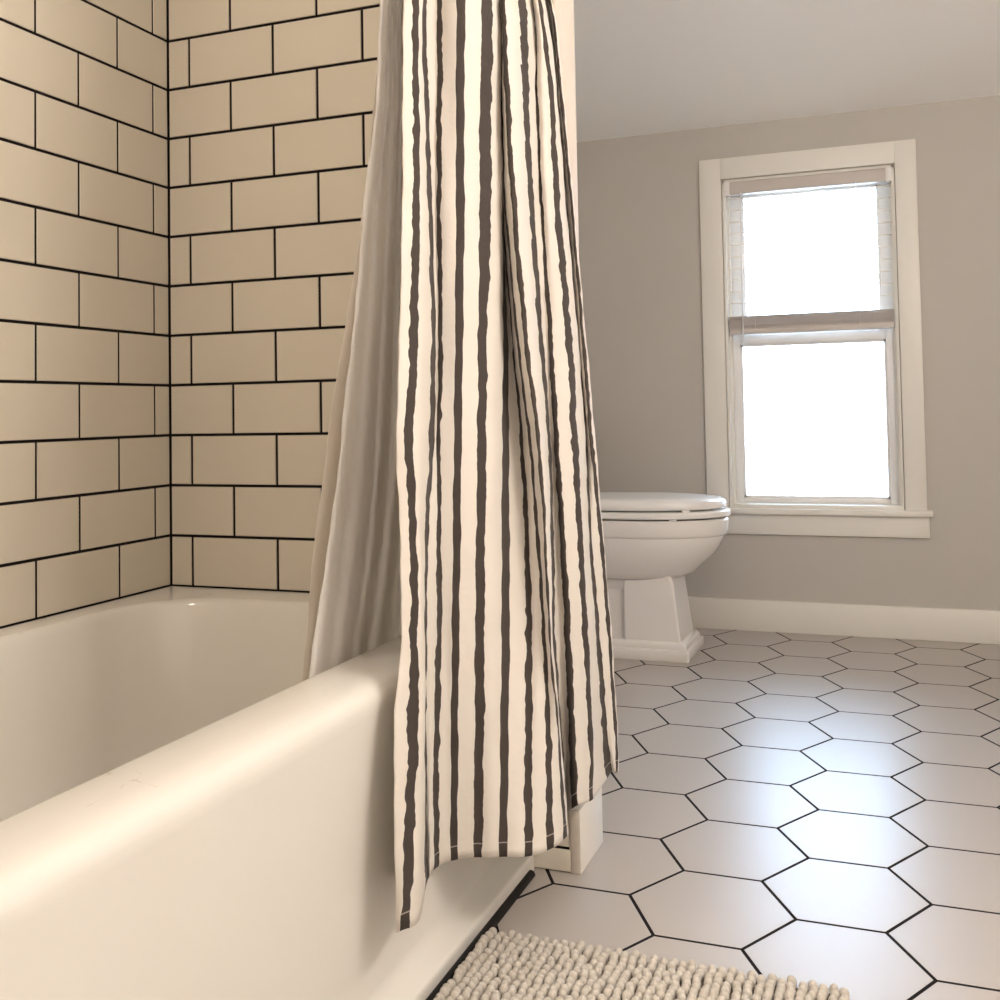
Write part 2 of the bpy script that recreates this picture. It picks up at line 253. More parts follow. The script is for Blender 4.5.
def box(bm, x0, x1, y0, y1, z0, z1, bevel=0, segs=2):
    r = bmesh.ops.create_cube(bm, size=1)
    vs = r['verts']
    for v in vs:
        v.co = Vector((x0+(v.co.x+.5)*(x1-x0), y0+(v.co.y+.5)*(y1-y0), z0+(v.co.z+.5)*(z1-z0)))
    if bevel:
        es = list({e for v in vs for e in v.link_edges})
        bmesh.ops.bevel(bm, geom=es, offset=bevel, segments=segs, profile=.5, affect='EDGES')

def boxo(name, dims, m, parent=None, bevel=.002, segs=2):
    bm = bmesh.new(); box(bm, *dims, bevel=bevel, segs=segs)
    return build(name, bm, m, parent, smooth=True, angle=40)

def tube(bm, pts, r, n=10, caps=True):
    rings = []
    for i, p in enumerate(pts):
        p = Vector(p)
        a = Vector(pts[max(i-1, 0)]); b = Vector(pts[min(i+1, len(pts)-1)])
        t = (b-a).normalized()
        ref = Vector((0, 0, 1)) if abs(t.z) < .9 else Vector((1, 0, 0))
        u = t.cross(ref).normalized(); w = t.cross(u)
        rr = r[i] if isinstance(r, (list, tuple)) else r
        rings.append([bm.verts.new(p+u*rr*math.cos(2*math.pi*k/n)+w*rr*math.sin(2*math.pi*k/n)) for k in range(n)])
    for a, b in zip(rings, rings[1:]):
        for k in range(n): bm.faces.new((a[k], a[(k+1) % n], b[(k+1) % n], b[k]))
    if caps: bm.faces.new(rings[0]); bm.faces.new(rings[-1])

def loft(bm, loops, cap0=True, cap1=True):
    rings = [[bm.verts.new(p) for p in lp] for lp in loops]
    n = len(rings[0])
    for a, b in zip(rings, rings[1:]):
        for k in range(n): bm.faces.new((a[k], a[(k+1) % n], b[(k+1) % n], b[k]))
    if cap0: bm.faces.new(rings[0])
    if cap1: bm.faces.new(rings[-1])

def empty(name, loc):
    o = bpy.data.objects.new(name, None); o.empty_display_size = .1; o.location = loc; COL.objects.link(o); return o

def tag(o, label=None, cat=None, group=None, kind=None):
    if label: o['label'] = label
    if cat: o['category'] = cat
    if group: o['group'] = group
    if kind: o['kind'] = kind
    return o

# ------------------------------------------------------------------ room constants (metres)
PITCH = .105; WT = .2070; ZD = .4757; UL = .0462; UB = .0540
CEIL = 2.35; YF = 2.1096; ZC = 1.891; SL = math.tan(math.radians(20))
YK = YF-(CEIL-ZC)/SL           # where the sloped ceiling meets the flat one
XR = 2.45; YN = -2.9; PX = .87; PT = .124
TW = 1.525                      # alcove length
XT = .15                        # wall behind the toilet
G = .0042

def tiled_wall(name, u0, u1, z0, z1, place, mode, thick_box, lab):
    """tiles laid in running bond on a black grout bed; place(u, z, h) -> point"""
    vs, fs, mi = [], [], []
    def quad(ps, m):
        b = len(vs); vs.extend(ps); fs.append((b, b+1, b+2, b+3)); mi.append(m)
    nlo = math.floor((z0-ZD)/PITCH); nhi = math.ceil((z1-ZD)/PITCH)
    for n in range(nlo, nhi):
        za, zb = max(ZD+n*PITCH, z0)+G/2, min(ZD+(n+1)*PITCH, z1)-G/2
        if zb-za < .014: continue
        if ZD+n*PITCH-z0 < .014: za = z0+.001
        if mode == 'left': off = UL if n % 2 else UL+WT/2
        else: off = UB if n % 2 == 0 else UB+WT/2
        js = [0]
        k = 0
        while off+k*WT < u1: js.append(off+k*WT); k += 1
        js.append(u1)
        for a, b in zip(js, js[1:]):
            if b <= u0: continue
            a2, b2 = max(a, u0)+G/2, b-G/2
            if b2-a2 < .006: continue
            bv, h = .0016, .0018
            o = [(a2, za), (b2, za), (b2, zb), (a2, zb)]
            i = [(a2+bv, za+bv), (b2-bv, za+bv), (b2-bv, zb-bv), (a2+bv, zb-bv)]
            j = random.uniform(-.00025, .00025); j2 = random.uniform(-.00025, .00025)
            O = [place(u, z, -.001) for u, z in o]
            I = [place(i[0][0], i[0][1], h+j), place(i[1][0], i[1][1], h-j2), place(i[2][0], i[2][1], h-j), place(i[3][0], i[3][1], h+j2)]
            quad(I, 0)
            for q in range(4): quad([O[q], O[(q+1) % 4], I[(q+1) % 4], I[q]], 0)
    # bed and wall body
    x0, x1, y0, y1, zz0, zz1 = thick_box
    c = [(x, y, z) for z in (zz0, zz1) for y in (y0, y1) for x in (x0, x1)]
    b = len(vs); vs.extend(c)
    for f in ((0, 1, 3, 2), (4, 6, 7, 5), (0, 4, 5, 1), (2, 3, 7, 6), (0, 2, 6, 4), (1, 5, 7, 3)):
        fs.append(tuple(b+q for q in f)); mi.append(1)
    me = bpy.data.meshes.new(name); me.from_pydata(vs, [], fs); me.polygons.foreach_set('material_index', mi)
    bm = bmesh.new(); bm.from_mesh(me); bmesh.ops.recalc_face_normals(bm, faces=bm.faces); bm.to_mesh(me); bm.free()
    o = link(name, me, [M['tile'], M['grout']])
    tag(o, lab, kind='structure')
    return o

T0 = .0005
tiled_wall('wall_left', 0, TW, 0, CEIL, lambda u, z, h: (h-.0018, -u, z), 'left', (-.14, -.0018, -TW-.1, .0-.0, 0, CEIL), 'white subway tiled long wall beside the bathtub')
tiled_wall('wall_alcove', 0, PX-.002, .0430, CEIL, lambda u, z, h: (u, -h+.0018, z), 'back', (-.14, PX-.003, .0018, .04, 0, CEIL), 'white subway tiled end wall of the tub alcove')
# painted partition behind that tiled face, its end showing to the right of the curtain
tag(boxo('wall_partition', (-.14, PX, .0018+.0385, PT, 0, CEIL), M['partition'], bevel=.003), 'beige painted partition wall end beside the curtain', kind='structure')
tag(boxo('trim_1', (PX-.004, PX, .0, .042, 0.0, CEIL), M['partition'], bevel=.001), 'beige painted edge of the partition wall', kind='structure')
# near end wall of the alcove
tag(boxo('wall_near_alcove', (-.14, PX, -TW-.12, -TW, 0, CEIL), M['partition'], bevel=.003), 'painted wall at the near end of the tub alcove', kind='structure')
tag(boxo('wall_toilet', (-.0, XT, PT, YF, 0, CEIL), M['wall'], bevel=0), 'greige wall behind the toilet', kind='structure')
tag(boxo('wall_right', (XR, XR+.1, YN, YF, 0, CEIL), M['bright'], bevel=0), 'white wall on the right', kind='structure')
tag(boxo('wall_near', (-.14, XR+.1, YN-.1, YN, 0, CEIL), M['bright'], bevel=0), 'white wall behind the camera', kind='structure')
tag(boxo('wall_entry', (-.14, 0, YN, -TW-.12, 0, CEIL), M['wall'], bevel=0), 'greige wall near the entry', kind='structure')

# far wall with the window hole
WX0, WX1, WZ0, WZ1 = .836, 1.446, .462, 1.682
bm = bmesh.new()
for d in ((XT, WX0, YF, YF+.14, 0, CEIL), (WX1, XR+.1, YF, YF+.14, 0, CEIL), (WX0, WX1, YF, YF+.14, 0, WZ0), (WX0, WX1, YF, YF+.14, WZ1, CEIL)): box(bm, *d)
tag(build('wall_far', bm, M['wall']), 'greige far wall around the window', kind='structure')

# ceiling: sloped over the window side, flat towards the camera
prof = [(YN-.1, CEIL), (YK, CEIL), (YF+.14, ZC-.14*SL), (YF+.14, ZC-.14*SL+.06), (YK, CEIL+.06), (YN-.1, CEIL+.06)]
vs = [(x, y, z) for x in (-.14, XR+.1) for y, z in prof]
fs = [tuple(range(6)), tuple(range(11, 5, -1))]+[(k, (k+1) % 6, 6+(k+1) % 6, 6+k) for k in range(6)]
bm = bmesh.new(); VV = [bm.verts.new(v) for v in vs]
for f in fs: bm.faces.new([VV[i] for i in f])
tag(build('ceiling', bm, M['ceiling']), 'white ceiling sloping down to the window wall', kind='structure')

# ------------------------------------------------------------------ floor: large hexagon tiles
HS = .13789; OX = 1.33307; OY = .31058
vs, fs, mi = [], [], []
R1 = HS-.0060/math.sqrt(3); bv = .0006
bm = bmesh.new()
for i in range(-9, 9):
    for j in range(-16, 10):
        cx = OX+1.5*HS*i; cy = OY+math.sqrt(3)*HS*(j+.5*(i % 2))
        if cx < -.1 or cx > XR+.2 or cy < YN-.2 or cy > YF+.2: continue
        rings = []
        for (r, z) in ((R1, -.0006), (R1, -.0003), (R1-bv, 0)):
            rings.append([bm.verts.new((cx+r*math.cos(math.pi/3*k), cy+r*math.sin(math.pi/3*k), z)) for k in range(6)])
        for a, b in zip(rings, rings[1:]):
            for k in range(6): bm.faces.new((a[k], a[(k+1) % 6], b[(k+1) % 6], b[k]))
        bm.faces.new(rings[-1])
for co, no in (((0.001, 0, 0), (-1, 0, 0)), ((XR, 0, 0), (1, 0, 0)), ((0, YN, 0), (0, -1, 0)), ((0, YF, 0), (0, 1, 0))):
    bmesh.ops.bisect_plane(bm, geom=bm.verts[:]+bm.edges[:]+bm.faces[:], plane_co=co, plane_no=no, clear_outer=True)
nf = len(bm.faces)
box(bm, -.14, XR+.1, YN-.1, YF+.14, -.1, -.0004)
for f in bm.faces:
    if min(v.co.z for v in f.verts) < -.05 or all(abs(v.co.z+.0004) < 1e-6 for v in f.verts): f.material_index = 1
tag(build('floor', bm, [M['floor_tile'], M['grout']]), 'large hexagon floor tiles with black grout', kind='structure')

# ------------------------------------------------------------------ baseboards
def baseboard(name, d, lab, ax):
    bm = bmesh.new(); box(bm, *d, bevel=.0025)
    tag(build(name, bm, M['trim'], smooth=True, angle=40), lab, kind='structure')
baseboard('baseboard_far', (XT, XR, YF-.016, YF, .0, .1135), 'white baseboard under the window', 0)
baseboard('baseboard_right', (XR-.016, XR, YN, YF-.016, .0, .1135), 'white baseboard on the right wall', 1)
# partition baseboard: board on the end face, end grain towards the camera
bm = bmesh.new(); box(bm, PX, PX+.018, -.003, PT+.018, 0, .1135, bevel=.002)
for f in bm.faces:
    if f.normal.y < -.7: f.material_index = 1
tag(build('baseboard_partition', bm, [M['trim'], M['endgrain']], smooth=True, angle=40), 'short white baseboard around the partition end', kind='structure')
tag(boxo('trim_2', (.0, PX-.001, -.002, .0018, 0.002, .0405), M['tile'], bevel=.001), 'low white tile strip between tub and baseboard', kind='structure')

# ------------------------------------------------------------------ window
win = empty('window_1', ((WX0+WX1)/2, YF, WZ0)); tag(win, 'white double hung window letting in bright daylight', kind='structure')
CX0, CX1, CT = .7515, 1.5222, 1.765
YC = YF-.018
bm = bmesh.new()
box(bm, CX0, WX0-.004, YC, YF, .452, CT, bevel=.0015); box(bm, WX1+.004, CX1, YC, YF, .452, CT, bevel=.0015)
box(bm, WX0-.004, WX1+.004, YC, YF, WZ1+.004, CT, bevel=.0015)
build('casing', bm, M['trim'], win, True, 40)
bm = bmesh.new()
box(bm, WX0-.001, WX0+.008, YF-.006, YF+.14, WZ0, WZ1); box(bm, WX1-.008, WX1+.001, YF-.006, YF+.14, WZ0, WZ1)
box(bm, WX0, WX1, YF-.006, YF+.14, WZ1-.008, WZ1+.001)
build('jamb', bm, M['trim'], win)
boxo('window_stool', (CX0-.018, CX1+.018, YF-.036, YF, .431, .452), M['trim'], win, .003)
boxo('inner_sill', (WX0, WX1, YF-.016, YF+.14, .445, .4665), M['trim'], win, .001)
boxo('window_apron', (CX0, CX1+.006, YC+.002, YF, .356, .431), M['trim'], win, .0015)
def sash(name, x0, x1, z0, z1, y0, y1, st, top, bot):
    bm = bmesh.new()
    box(bm, x0, x0+st, y0, y1, z0, z1, bevel=.002); box(bm, x1-st, x1, y0, y1, z0, z1, bevel=.002)
    box(bm, x0+st, x1-st, y0, y1, z1-top, z1, bevel=.002); box(bm, x0+st, x1-st, y0, y1, z0, z0+bot, bevel=.002)
    # inner glazing bead
    b = .008
    box(bm, x0+st, x0+st+b, y0+.008, y1, z0+bot, z1-top); box(bm, x1-st-b, x1-st, y0+.008, y1, z0+bot, z1-top)
    box(bm, x0+st, x1-st, y0+.008, y1, z1-top-b, z1-top); box(bm, x0+st, x1-st, y0+.008, y1, z0+bot, z0+bot+b)
    o = build(name, bm, M['vinyl'], win, True, 40)
    bm = bmesh.new(); box(bm, x0+st+b-.001, x1-st-b+.001, (y0+y1)/2, (y0+y1)/2+.004, z0+bot+b-.001, z1-top-b+.001)
    me = bpy.data.meshes.new('pane'); bm.to_mesh(me); bm.free()
    p = bpy.data.objects.new('pane', me); me.materials.append(M['glass']); COL.objects.link(p); p.parent = o
    return o
sash('lower_sash', WX0+.010, WX1-.010, .465, 1.098, YF+.045, YF+.075, .034, .036, .020)
sash('upper_sash', WX0+.010, WX1-.010, 1.062, WZ1-.010, YF+.082, YF+.112, .046, .036, .034)
# stops beside the lower sash
bm = bmesh.new(); box(bm, WX0+.006, WX0+.018, YF+.028, YF+.044, .464, WZ1-.008); box(bm, WX1-.018, WX1-.006, YF+.028, YF+.044, .464, WZ1-.008)
build('sash_stop', bm, M['trim'], win)

# ------------------------------------------------------------------ window blind
bl = empty('window_blind', ((WX0+WX1)/2, YF+.01, 1.6)); tag(bl, 'raised pale slatted blind hung in the top half of the window', 'blind')
BX0, BX1 = WX0+.010, WX1-.010; BY0, BY1 = YF-.004, YF+.024
boxo('headrail', (BX0, BX1, BY0-.002, BY1+.002, 1.628, 1.673), M['rail'], bl, .002)
for x in (BX0-.003, BX1-.017): boxo('bracket', (x, x+.020, BY0-.005, BY1+.003, 1.625, 1.674), M['vinyl'], bl, .001)
def slat(z, tilt, m='slat'):
    bm = bmesh.new(); n = 5; t = .0008 if m == 'slat' else .0024
    loops = []
    for x in (BX0+.004, BX1-.004):
        lp = []
        for s in (1, -1):
            rng = range(n) if s == 1 else range(n-1, -1, -1)
            for k in rng:
                a = k/(n-1)*2-1
                y = (BY1-BY0)/2*a; zz = .0025*(1-a*a)+s*t/2
                lp.append((x, (BY0+BY1)/2+y*math.cos(tilt)-zz*math.sin(tilt), z+zz*math.cos(tilt)+y*math.sin(tilt)))
        loops.append(lp)
    loft(bm, loops)
    return build('slat', bm, M[m], bl, True, 50)
z = 1.612
while z > 1.175:
    slat(z, math.radians(4)); z -= .0440
for k in range(12): slat(1.1205+k*.0040, math.radians(random.uniform(-2, 2)), 'rail')  # stacked slats dimmed by colour: darker rail material instead of pale slat plastic
boxo('bottom_rail', (BX0+.003, BX1-.003, BY0-.001, BY1+.001, 1.0985, 1.1195), M['rail'], bl, .003)
for x in (BX0+.10, BX1-.12):
    bm = bmesh.new()
    for y in (BY0-.0015, BY1+.0015): tube(bm, [(x, y, 1.636), (x+.0005, y, 1.36), (x, y, 1.115)], .0007, 6)
    build('ladder_cord', bm, M['vinyl'], bl, True)
bm = bmesh.new(); tube(bm, [(.905, BY0-.012, 1.628), (.9035, BY0-.013, 1.35), (.901, BY0-.014, 1.062)], [.0028, .0028, .0034], 8)
build('tilt_wand', bm, M['vinyl'], bl, True)

# ------------------------------------------------------------------ bathtub
def rrect(x0, x1, y0, y1, r, z, n=24):
    """rounded rectangle, 4 corners x n points plus straight runs, starting at +x side"""
    pts = []
    m = 10
    cs = [(x1-r, y1-r, 0), (x0+r, y1-r, 90), (x0+r, y0+r, 180), (x1-r, y0+r, 270)]
    for q, (cx, cy, a0) in enumerate(cs):
        for k in range(n+1):
            a = math.radians(a0+90*k/n); pts.append(Vector((cx+r*math.cos(a), cy+r*math.sin(a), z)))
        nx = cs[(q+1) % 4]; a = math.radians(a0+90)
        e = Vector((nx[0]+r*math.cos(a), nx[1]+r*math.sin(a), z)); s = pts[-1].copy()
        for k in range(1, m): pts.append(s.lerp(e, k/m))
    return pts
Y0, Y1 = -TW+.002, -.0025
tub = empty('bathtub', (.4, -.76, 0)); tag(tub, 'white glossy built-in bathtub along the tiled wall', 'bathtub')
loops = []
for xm, z in ((.800, 0), (.800, .020), (.800, .026), (.7985, .029), (.795, .031), (.786, .037), (.775, .046), (.770, .054), (.7675, .064), (.767, .10), (.770, .20), (.776, .30), (.783, .38), (.786, .415), (.789, .435), (.790, .447), (.788, .457), (.783, .4645), (.775, .4695), (.764, .4730), (.750, .4750), (.732, .4757)):
    loops.append(rrect(.003, xm, Y0, Y1, .002, z))
for ins, z, r in ((0, .4757, .17), (.004, .4750, .17), (.009, .4725, .17), (.013, .468, .168), (.017, .460, .166), (.023, .44, .165), (.032, .40, .165), (.042, .33, .165), (.048, .27, .165), (.056, .21, .16), (.075, .165, .15), (.105, .135, .13), (.15, .122, .10), (.22, .118, .06)):
    loops.append(rrect(.056+ins*.9, .694-ins*.8, Y0+.11+ins*1.3, -.088-ins*1.0, r, z))
bm = bmesh.new(); loft(bm, loops, cap0=False)
build('tub_shell', bm, M['enamel'], tub, True, 60)
bm = bmesh.new()
lp = [[Vector((.36+r*math.cos(2*math.pi*k/20), -1.16+r*math.sin(2*math.pi*k/20), z)) for k in range(20)] for r, z in ((.032, .118), (.032, .121), (.028, .123), (.010, .1215))]
loft(bm, lp); build('drain', bm, M['chrome'], tub, True, 40)
# black caulk bead along the foot of the apron
bm = bmesh.new(); tube(bm, [(.803, y, .0015) for y in (-1.5, -1.0, -.5, -.03)], [.009, .009, .009, .0085], 8)
o = build('caulk_bead', bm, M['caulk'], None, True); tag(o, kind='structure', label='black caulk line along the foot of the bathtub'); o.name = 'trim_3'

# ------------------------------------------------------------------ toilet
YT = 1.683
toi = empty('toilet', (.5, YT, 0)); tag(toi, 'white pedestal toilet with closed lid left of the window', 'toilet')
def egg(xf, xb, xc, hw, hb, z, n=64):
    """front half ellipse reaching xf, rear blending to a flatter end at xb"""
    pts = []
    for k in range(n):
        a = 2*math.pi*k/n; c, s = math.cos(a), math.sin(a)
        if c >= 0: x = xc+(xf-xc)*c**.98; y = hw*(1 if s >= 0 else -1)*abs(s)**.98
        else:
            x = xc-(xc-xb)*abs(c)**.55; y = (1 if s >= 0 else -1)*(hb+(hw-hb)*abs(s)**1.2)*abs(s)**.45
        pts.append(Vector((x, YT+y, z)))
    return pts
bm = bmesh.new()
lo = [egg(.715, .40, .55, .102, .085, .256), egg(.757, .38, .56, .122, .092, .266), egg(.785, .36, .56, .134, .096, .282), egg(.812, .34, .57, .148, .10, .310), egg(.846, .33, .575, .161, .105, .340), egg(.867, .32, .58, .169, .108, .370), egg(.879, .32, .58, .173, .11, .395), egg(.880, .32, .58, .1735, .11, .402),
      egg(.887, .315, .58, .1775, .112, .405), egg(.8915, .315, .58, .180, .113, .411), egg(.894, .31, .58, .181, .114, .440), egg(.894, .31, .58, .181, .114, .455), egg(.889, .31, .58, .177, .11, .4605), egg(.82, .34, .58, .12, .09, .4605)]
loft(bm, lo); build('bowl', bm, M['china'], toi, True, 35)
# pedestal: tapered front column with chamfered corners, recessed trapway, plinth with stepped moulding
def crect(x0, x1, hw, z, ch):
    return [Vector(p) for p in ((x1, YT-hw+ch, z), (x1, YT+hw-ch, z), (x1-ch, YT+hw, z), (x0+ch, YT+hw, z), (x0, YT+hw-ch, z), (x0, YT-hw+ch, z), (x0+ch, YT-hw, z), (x1-ch, YT-hw, z))]
bm = bmesh.new()
loft(bm, [crect(.557, .748, .112, .060, .006), crect(.556, .742, .108, .10, .006), crect(.554, .730, .103, .20, .006), crect(.553, .724, .100, .25, .008), crect(.552, .706, .088, .285, .012), crect(.545, .690, .080, .34, .012)])
loft(bm, [crect(.20, .60, .084, .055, .015), crect(.22, .60, .076, .12, .015), crect(.22, .60, .074, .18, .015), crect(.22, .60, .082, .30, .015)])
loft(bm, [crect(.20, .60, .072, .215, .01), crect(.20, .60, .082, .226, .01), crect(.20, .60, .092, .240, .01), crect(.20, .60, .100, .262, .01), crect(.18, .60, .104, .33, .01), crect(.18, .60, .11, .40, .01), crect(.17, .5, .11, .455, .01)])
build('pedestal', bm, M['china'], toi, True, 35)
bm = bmesh.new()
loft(bm, [crect(.172, .775, .130, 0, .005), crect(.171, .778, .132, .006, .006), crect(.171, .778, .132, .030, .006), crect(.174, .775, .129, .036, .006), crect(.180, .768, .123, .038, .006), crect(.181, .766, .121, .050, .006), crect(.186, .756, .115, .060, .006), crect(.19, .750, .112, .062, .006)])
build('plinth', bm, M['china'], toi, True, 30)
# seat ring and lid
bm = bmesh.new()
loft(bm, [egg(.893, .335, .58, .181, .12, .4655), egg(.900, .335, .58, .184, .122, .468), egg(.902, .335, .58, .1855, .123, .476), egg(.900, .335, .58, .184, .122, .485), egg(.893, .335, .58, .180, .12, .488), egg(.86, .35, .58, .15, .10, .488)])
build('seat', bm, M['seatp'], toi, True, 40)
bm = bmesh.new()
loft(bm, [egg(.880, .34, .58, .176, .115, .4935), egg(.886, .335, .58, .180, .118, .497), egg(.889, .335, .58, .182, .12, .507), egg(.885, .335, .58, .180, .118, .518), egg(.872, .34, .58, .171, .112, .5255), egg(.84, .36, .58, .145, .10, .529), egg(.76, .42, .58, .09, .07, .5305)])
build('lid', bm, M['seatp'], toi, True, 40)
for x, y, z0, z1 in ((.74, -.150, .459, .467), (.74, .150, .459, .467), (.78, -.135, .487, .495), (.78, .135, .487, .495)):
    boxo('bumper', (x-.012, x+.012, YT+y-.006, YT+y+.006, z0, z1), M['seatp'], toi, .001)
for y in (-.075, .075):
    bm = bmesh.new(); tube(bm, [(.345, YT+y-.025, .495), (.345, YT+y+.025, .495)], .014, 12); build('hinge', bm, M['seatp'], toi, True, 40)
bm = bmesh.new(); box(bm, XT+.015, .335, YT-.21, YT+.21, .455, .78, bevel=.02, segs=3); build('tank', bm, M['china'], toi, True, 40)
tl = bmesh.new(); box(tl, XT+.005, .345, YT-.22, YT+.22, .781, .815, bevel=.01, segs=3); build('tank_lid', tl, M['china'], toi, True, 40)
bm = bmesh.new(); tube(bm, [(.335, YT-.15, .73), (.352, YT-.15, .73), (.354, YT-.09, .725)], .007, 10); build('flush_lever', bm, M['chrome'], toi, True, 40)

# ------------------------------------------------------------------ cloth
def catmull(p0, p1, p2, p3, t):
    t2, t3 = t*t, t*t*t
    return .5*((2*p1)+(-p0+p2)*t+(2*p0-5*p1+4*p2-p3)*t2+(-p0+3*p1-3*p2+p3)*t3)
def resample(seq, sub):
    out = []; n = len(seq)
    for i in range(n-1):
        a = seq[max(i-1, 0)]; b = seq[i]; c = seq[i+1]; d = seq[min(i+2, n-1)]
        for k in range(sub): out.append(catmull(a, b, c, d, k/sub))
    out.append(seq[-1]); return out
def cloth(name, table, rod, material, parent=None, usub=5, vsub=9, thick=.0012, ripple=0):
    cols = [[Vector(p) for p in ps] for u, ps in table]; us = [u for u, ps in table]
    # continue every fold up to the rod
    for j, c in enumerate(cols):
        t = j/(len(cols)-1); top = rod(t, j)
        c.insert(0, c[0].lerp(top, .5)); c.insert(0, top)
    cols = [resample(c, vsub) for c in cols]
    nr = len(cols[0])
    grid = []
    uu = resample([Vector((u, 0, 0)) for u in us], usub)
    for r in range(nr): grid.append(resample([c[r] for c in cols], usub))
    nc = len(grid[0])
    vs = []; hem = []; uvs = []
    length = [[0]*nc for _ in range(nr)]
    for c in range(nc):
        for r in range(nr-2, -1, -1): length[r][c] = length[r+1][c]+(grid[r][c]-grid[r+1][c]).length
    for r in range(nr):
        for c in range(nc):
            p = grid[r][c].copy()
            if ripple:
                s = length[r][c]; p.x += ripple*math.sin(s*70+uu[c].x*2.1)*math.sin(s*31+uu[c].x*5)
            vs.append(p); hem.append(length[r][c]); uvs.append((uu[c].x, length[r][c]))
    fs = [(r*nc+c, r*nc+c+1, (r+1)*nc+c+1, (r+1)*nc+c) for r in range(nr-1) for c in range(nc-1)]
    me = bpy.data.meshes.new(name); me.from_pydata([tuple(v) for v in vs], [], fs)
    ul = me.uv_layers.new(name='UVMap')
    for lp in me.loops: ul.data[lp.index].uv = uvs[lp.vertex_index]
    at = me.attributes.new('hem', 'FLOAT', 'POINT'); at.data.foreach_set('value', hem)
    for p in me.polygons: p.use_smooth = True
    o = link(name, me, material, parent)
    so = o.modifiers.new('thickness', 'SOLIDIFY'); so.thickness = thick; so.offset = 0
    return o
def rod_point(t):
    """the curved rod from the near alcove wall (t=0) to the tiled end wall (t=1)"""
    y = -TW+.01+t*(TW-.02)
    return Vector((.70+.16*math.sin(math.pi*t), y, 1.985))
def rod_at_y(y): return rod_point((y+TW-.01)/(TW-.02))
def outer_top(t, j):
    y = -.44+.40*t; p = rod_at_y(y); p.x += .016*(1 if j % 2 else -1)+.02; return p+Vector((0, 0, .012))
def liner_top(t, j):
    y = -.47+.42*t; p = rod_at_y(y); p.x += .006*(1 if j % 2 else -1)-.022; return p+Vector((0, 0, -.012))
def vinyl_top(t, j):
    y = -.46+.30*t; p = rod_at_y(y); p.x -= .034; return p+Vector((0, 0, -.012))
cur = cloth('shower_curtain', CURTAIN, outer_top, M['stripe'], ripple=.0012)
tag(cur, 'white shower curtain with wavy charcoal stripes hanging outside the tub', 'shower curtain')
lin = cloth('shower_liner', LINER, liner_top, M['liner'], ripple=.0012)
tag(lin, 'plain white curtain liner hanging inside the bathtub behind the striped curtain', 'curtain liner')
vin = cloth('vinyl_liner', VINYL, vinyl_top, M['vinyl_film'], ripple=.0006, thick=.0006)
tag(vin, 'thin frosted liner edge showing left of the plain white curtain liner', 'curtain liner')
rod = empty('curtain_rod', (.75, -.76, 1.985)); tag(rod, 'curved metal rod carrying the striped shower curtain', 'curtain rod')
bm = bmesh.new(); tube(bm, [rod_point(k/24) for k in range(25)], .0125, 14); build('pole', bm, M['chrome'], rod, True, 40)
for t, s in ((0, 1), (1, -1)):
    p = rod_point(t); bm = bmesh.new(); tube(bm, [p+Vector((0, -s*.010, 0)), p+Vector((0, s*.006, 0)), p+Vector((0, s*.014, 0))], [.035, .035, .018], 20); build('flange', bm, M['chrome'], rod, True, 40)

# ------------------------------------------------------------------ bath mat
mt = empty('bath_mat', (1.1, -.65, 0)); tag(mt, 'taupe bobbled bath mat lying beside the bathtub', 'bath mat')
MX0, MX1, MY0, MY1 = .816, 1.372, -1.10, -.257
def mat_h(x, y):
    return 0
bm = bmesh.new()
loft(bm, [rrect(MX0+.006, MX1-.006, MY0+.006, MY1-.006, .03, .001, 6), rrect(MX0+.004, MX1-.004, MY0+.004, MY1-.004, .03, .005, 6), rrect(MX0+.008, MX1-.008, MY0+.008, MY1-.008, .03, .009, 6)])
build('backing', bm, M['matbase'], mt, True, 40)
vs, fs = [], []
nu, nv = 9, 5
def bobble(p, ax, r, L):
    """capsule from p along ax"""
    ref = Vector((0, 1, 0)); u = ax.cross(ref).normalized(); w = ax.cross(u)
    base = len(vs)
    rings = [(-.1, .7), (.2, .92), (.45, 1.0), (.66, .97), (.83, .76), (.95, .42)]
    for h, rr in rings:
        for k in range(nu):
            a = 2*math.pi*k/nu
            vs.append(p+ax*(h*L)+(u*math.cos(a)+w*math.sin(a))*r*rr)
    vs.append(p+ax*L)
    for q in range(len(rings)-1):
        for k in range(nu):
            fs.append((base+q*nu+k, base+q*nu+(k+1) % nu, base+(q+1)*nu+(k+1) % nu, base+(q+1)*nu+k))
    t = base+len(rings)*nu; q = len(rings)-1
    for k in range(nu): fs.append((base+q*nu+k, base+q*nu+(k+1) % nu, t))
dx, dy = .0142, .0126
ny = int((MY1-MY0-.012)/dy); nx = int((MX1-MX0-.012)/dx)
for i in range(nx):
    for j in range(ny):
        x = MX0+.010+i*dx+random.gauss(0, .0008); y = MY1-.010-j*dy-(dy/2 if i % 2 else 0)+random.gauss(0, .0008)
        ex = min(x-MX0, MX1-x); ey = min(MY1-y, y-MY0)
        if ex < .03 and ey < .03 and math.hypot(.03-ex, .03-ey) > .030: continue
        if y < MY0+.004: continue
        out = Vector((0, 0, 1))
        if MX1-x < .02: out.x += .5
        if x-MX0 < .02: out.x -= .5
        if MY1-y < .02: out.y += .5
        ax = (out+Vector((random.gauss(0, .14), random.gauss(0, .14)+.1, 0))).normalized()
        bobble(Vector((x, y, .007)), ax, 0.0069*random.uniform(.92, 1.06), .0160*random.uniform(.9, 1.1))
o = raw('pile', vs, fs, M['mat'], mt, smooth=True); o['kind'] = 'stuff'

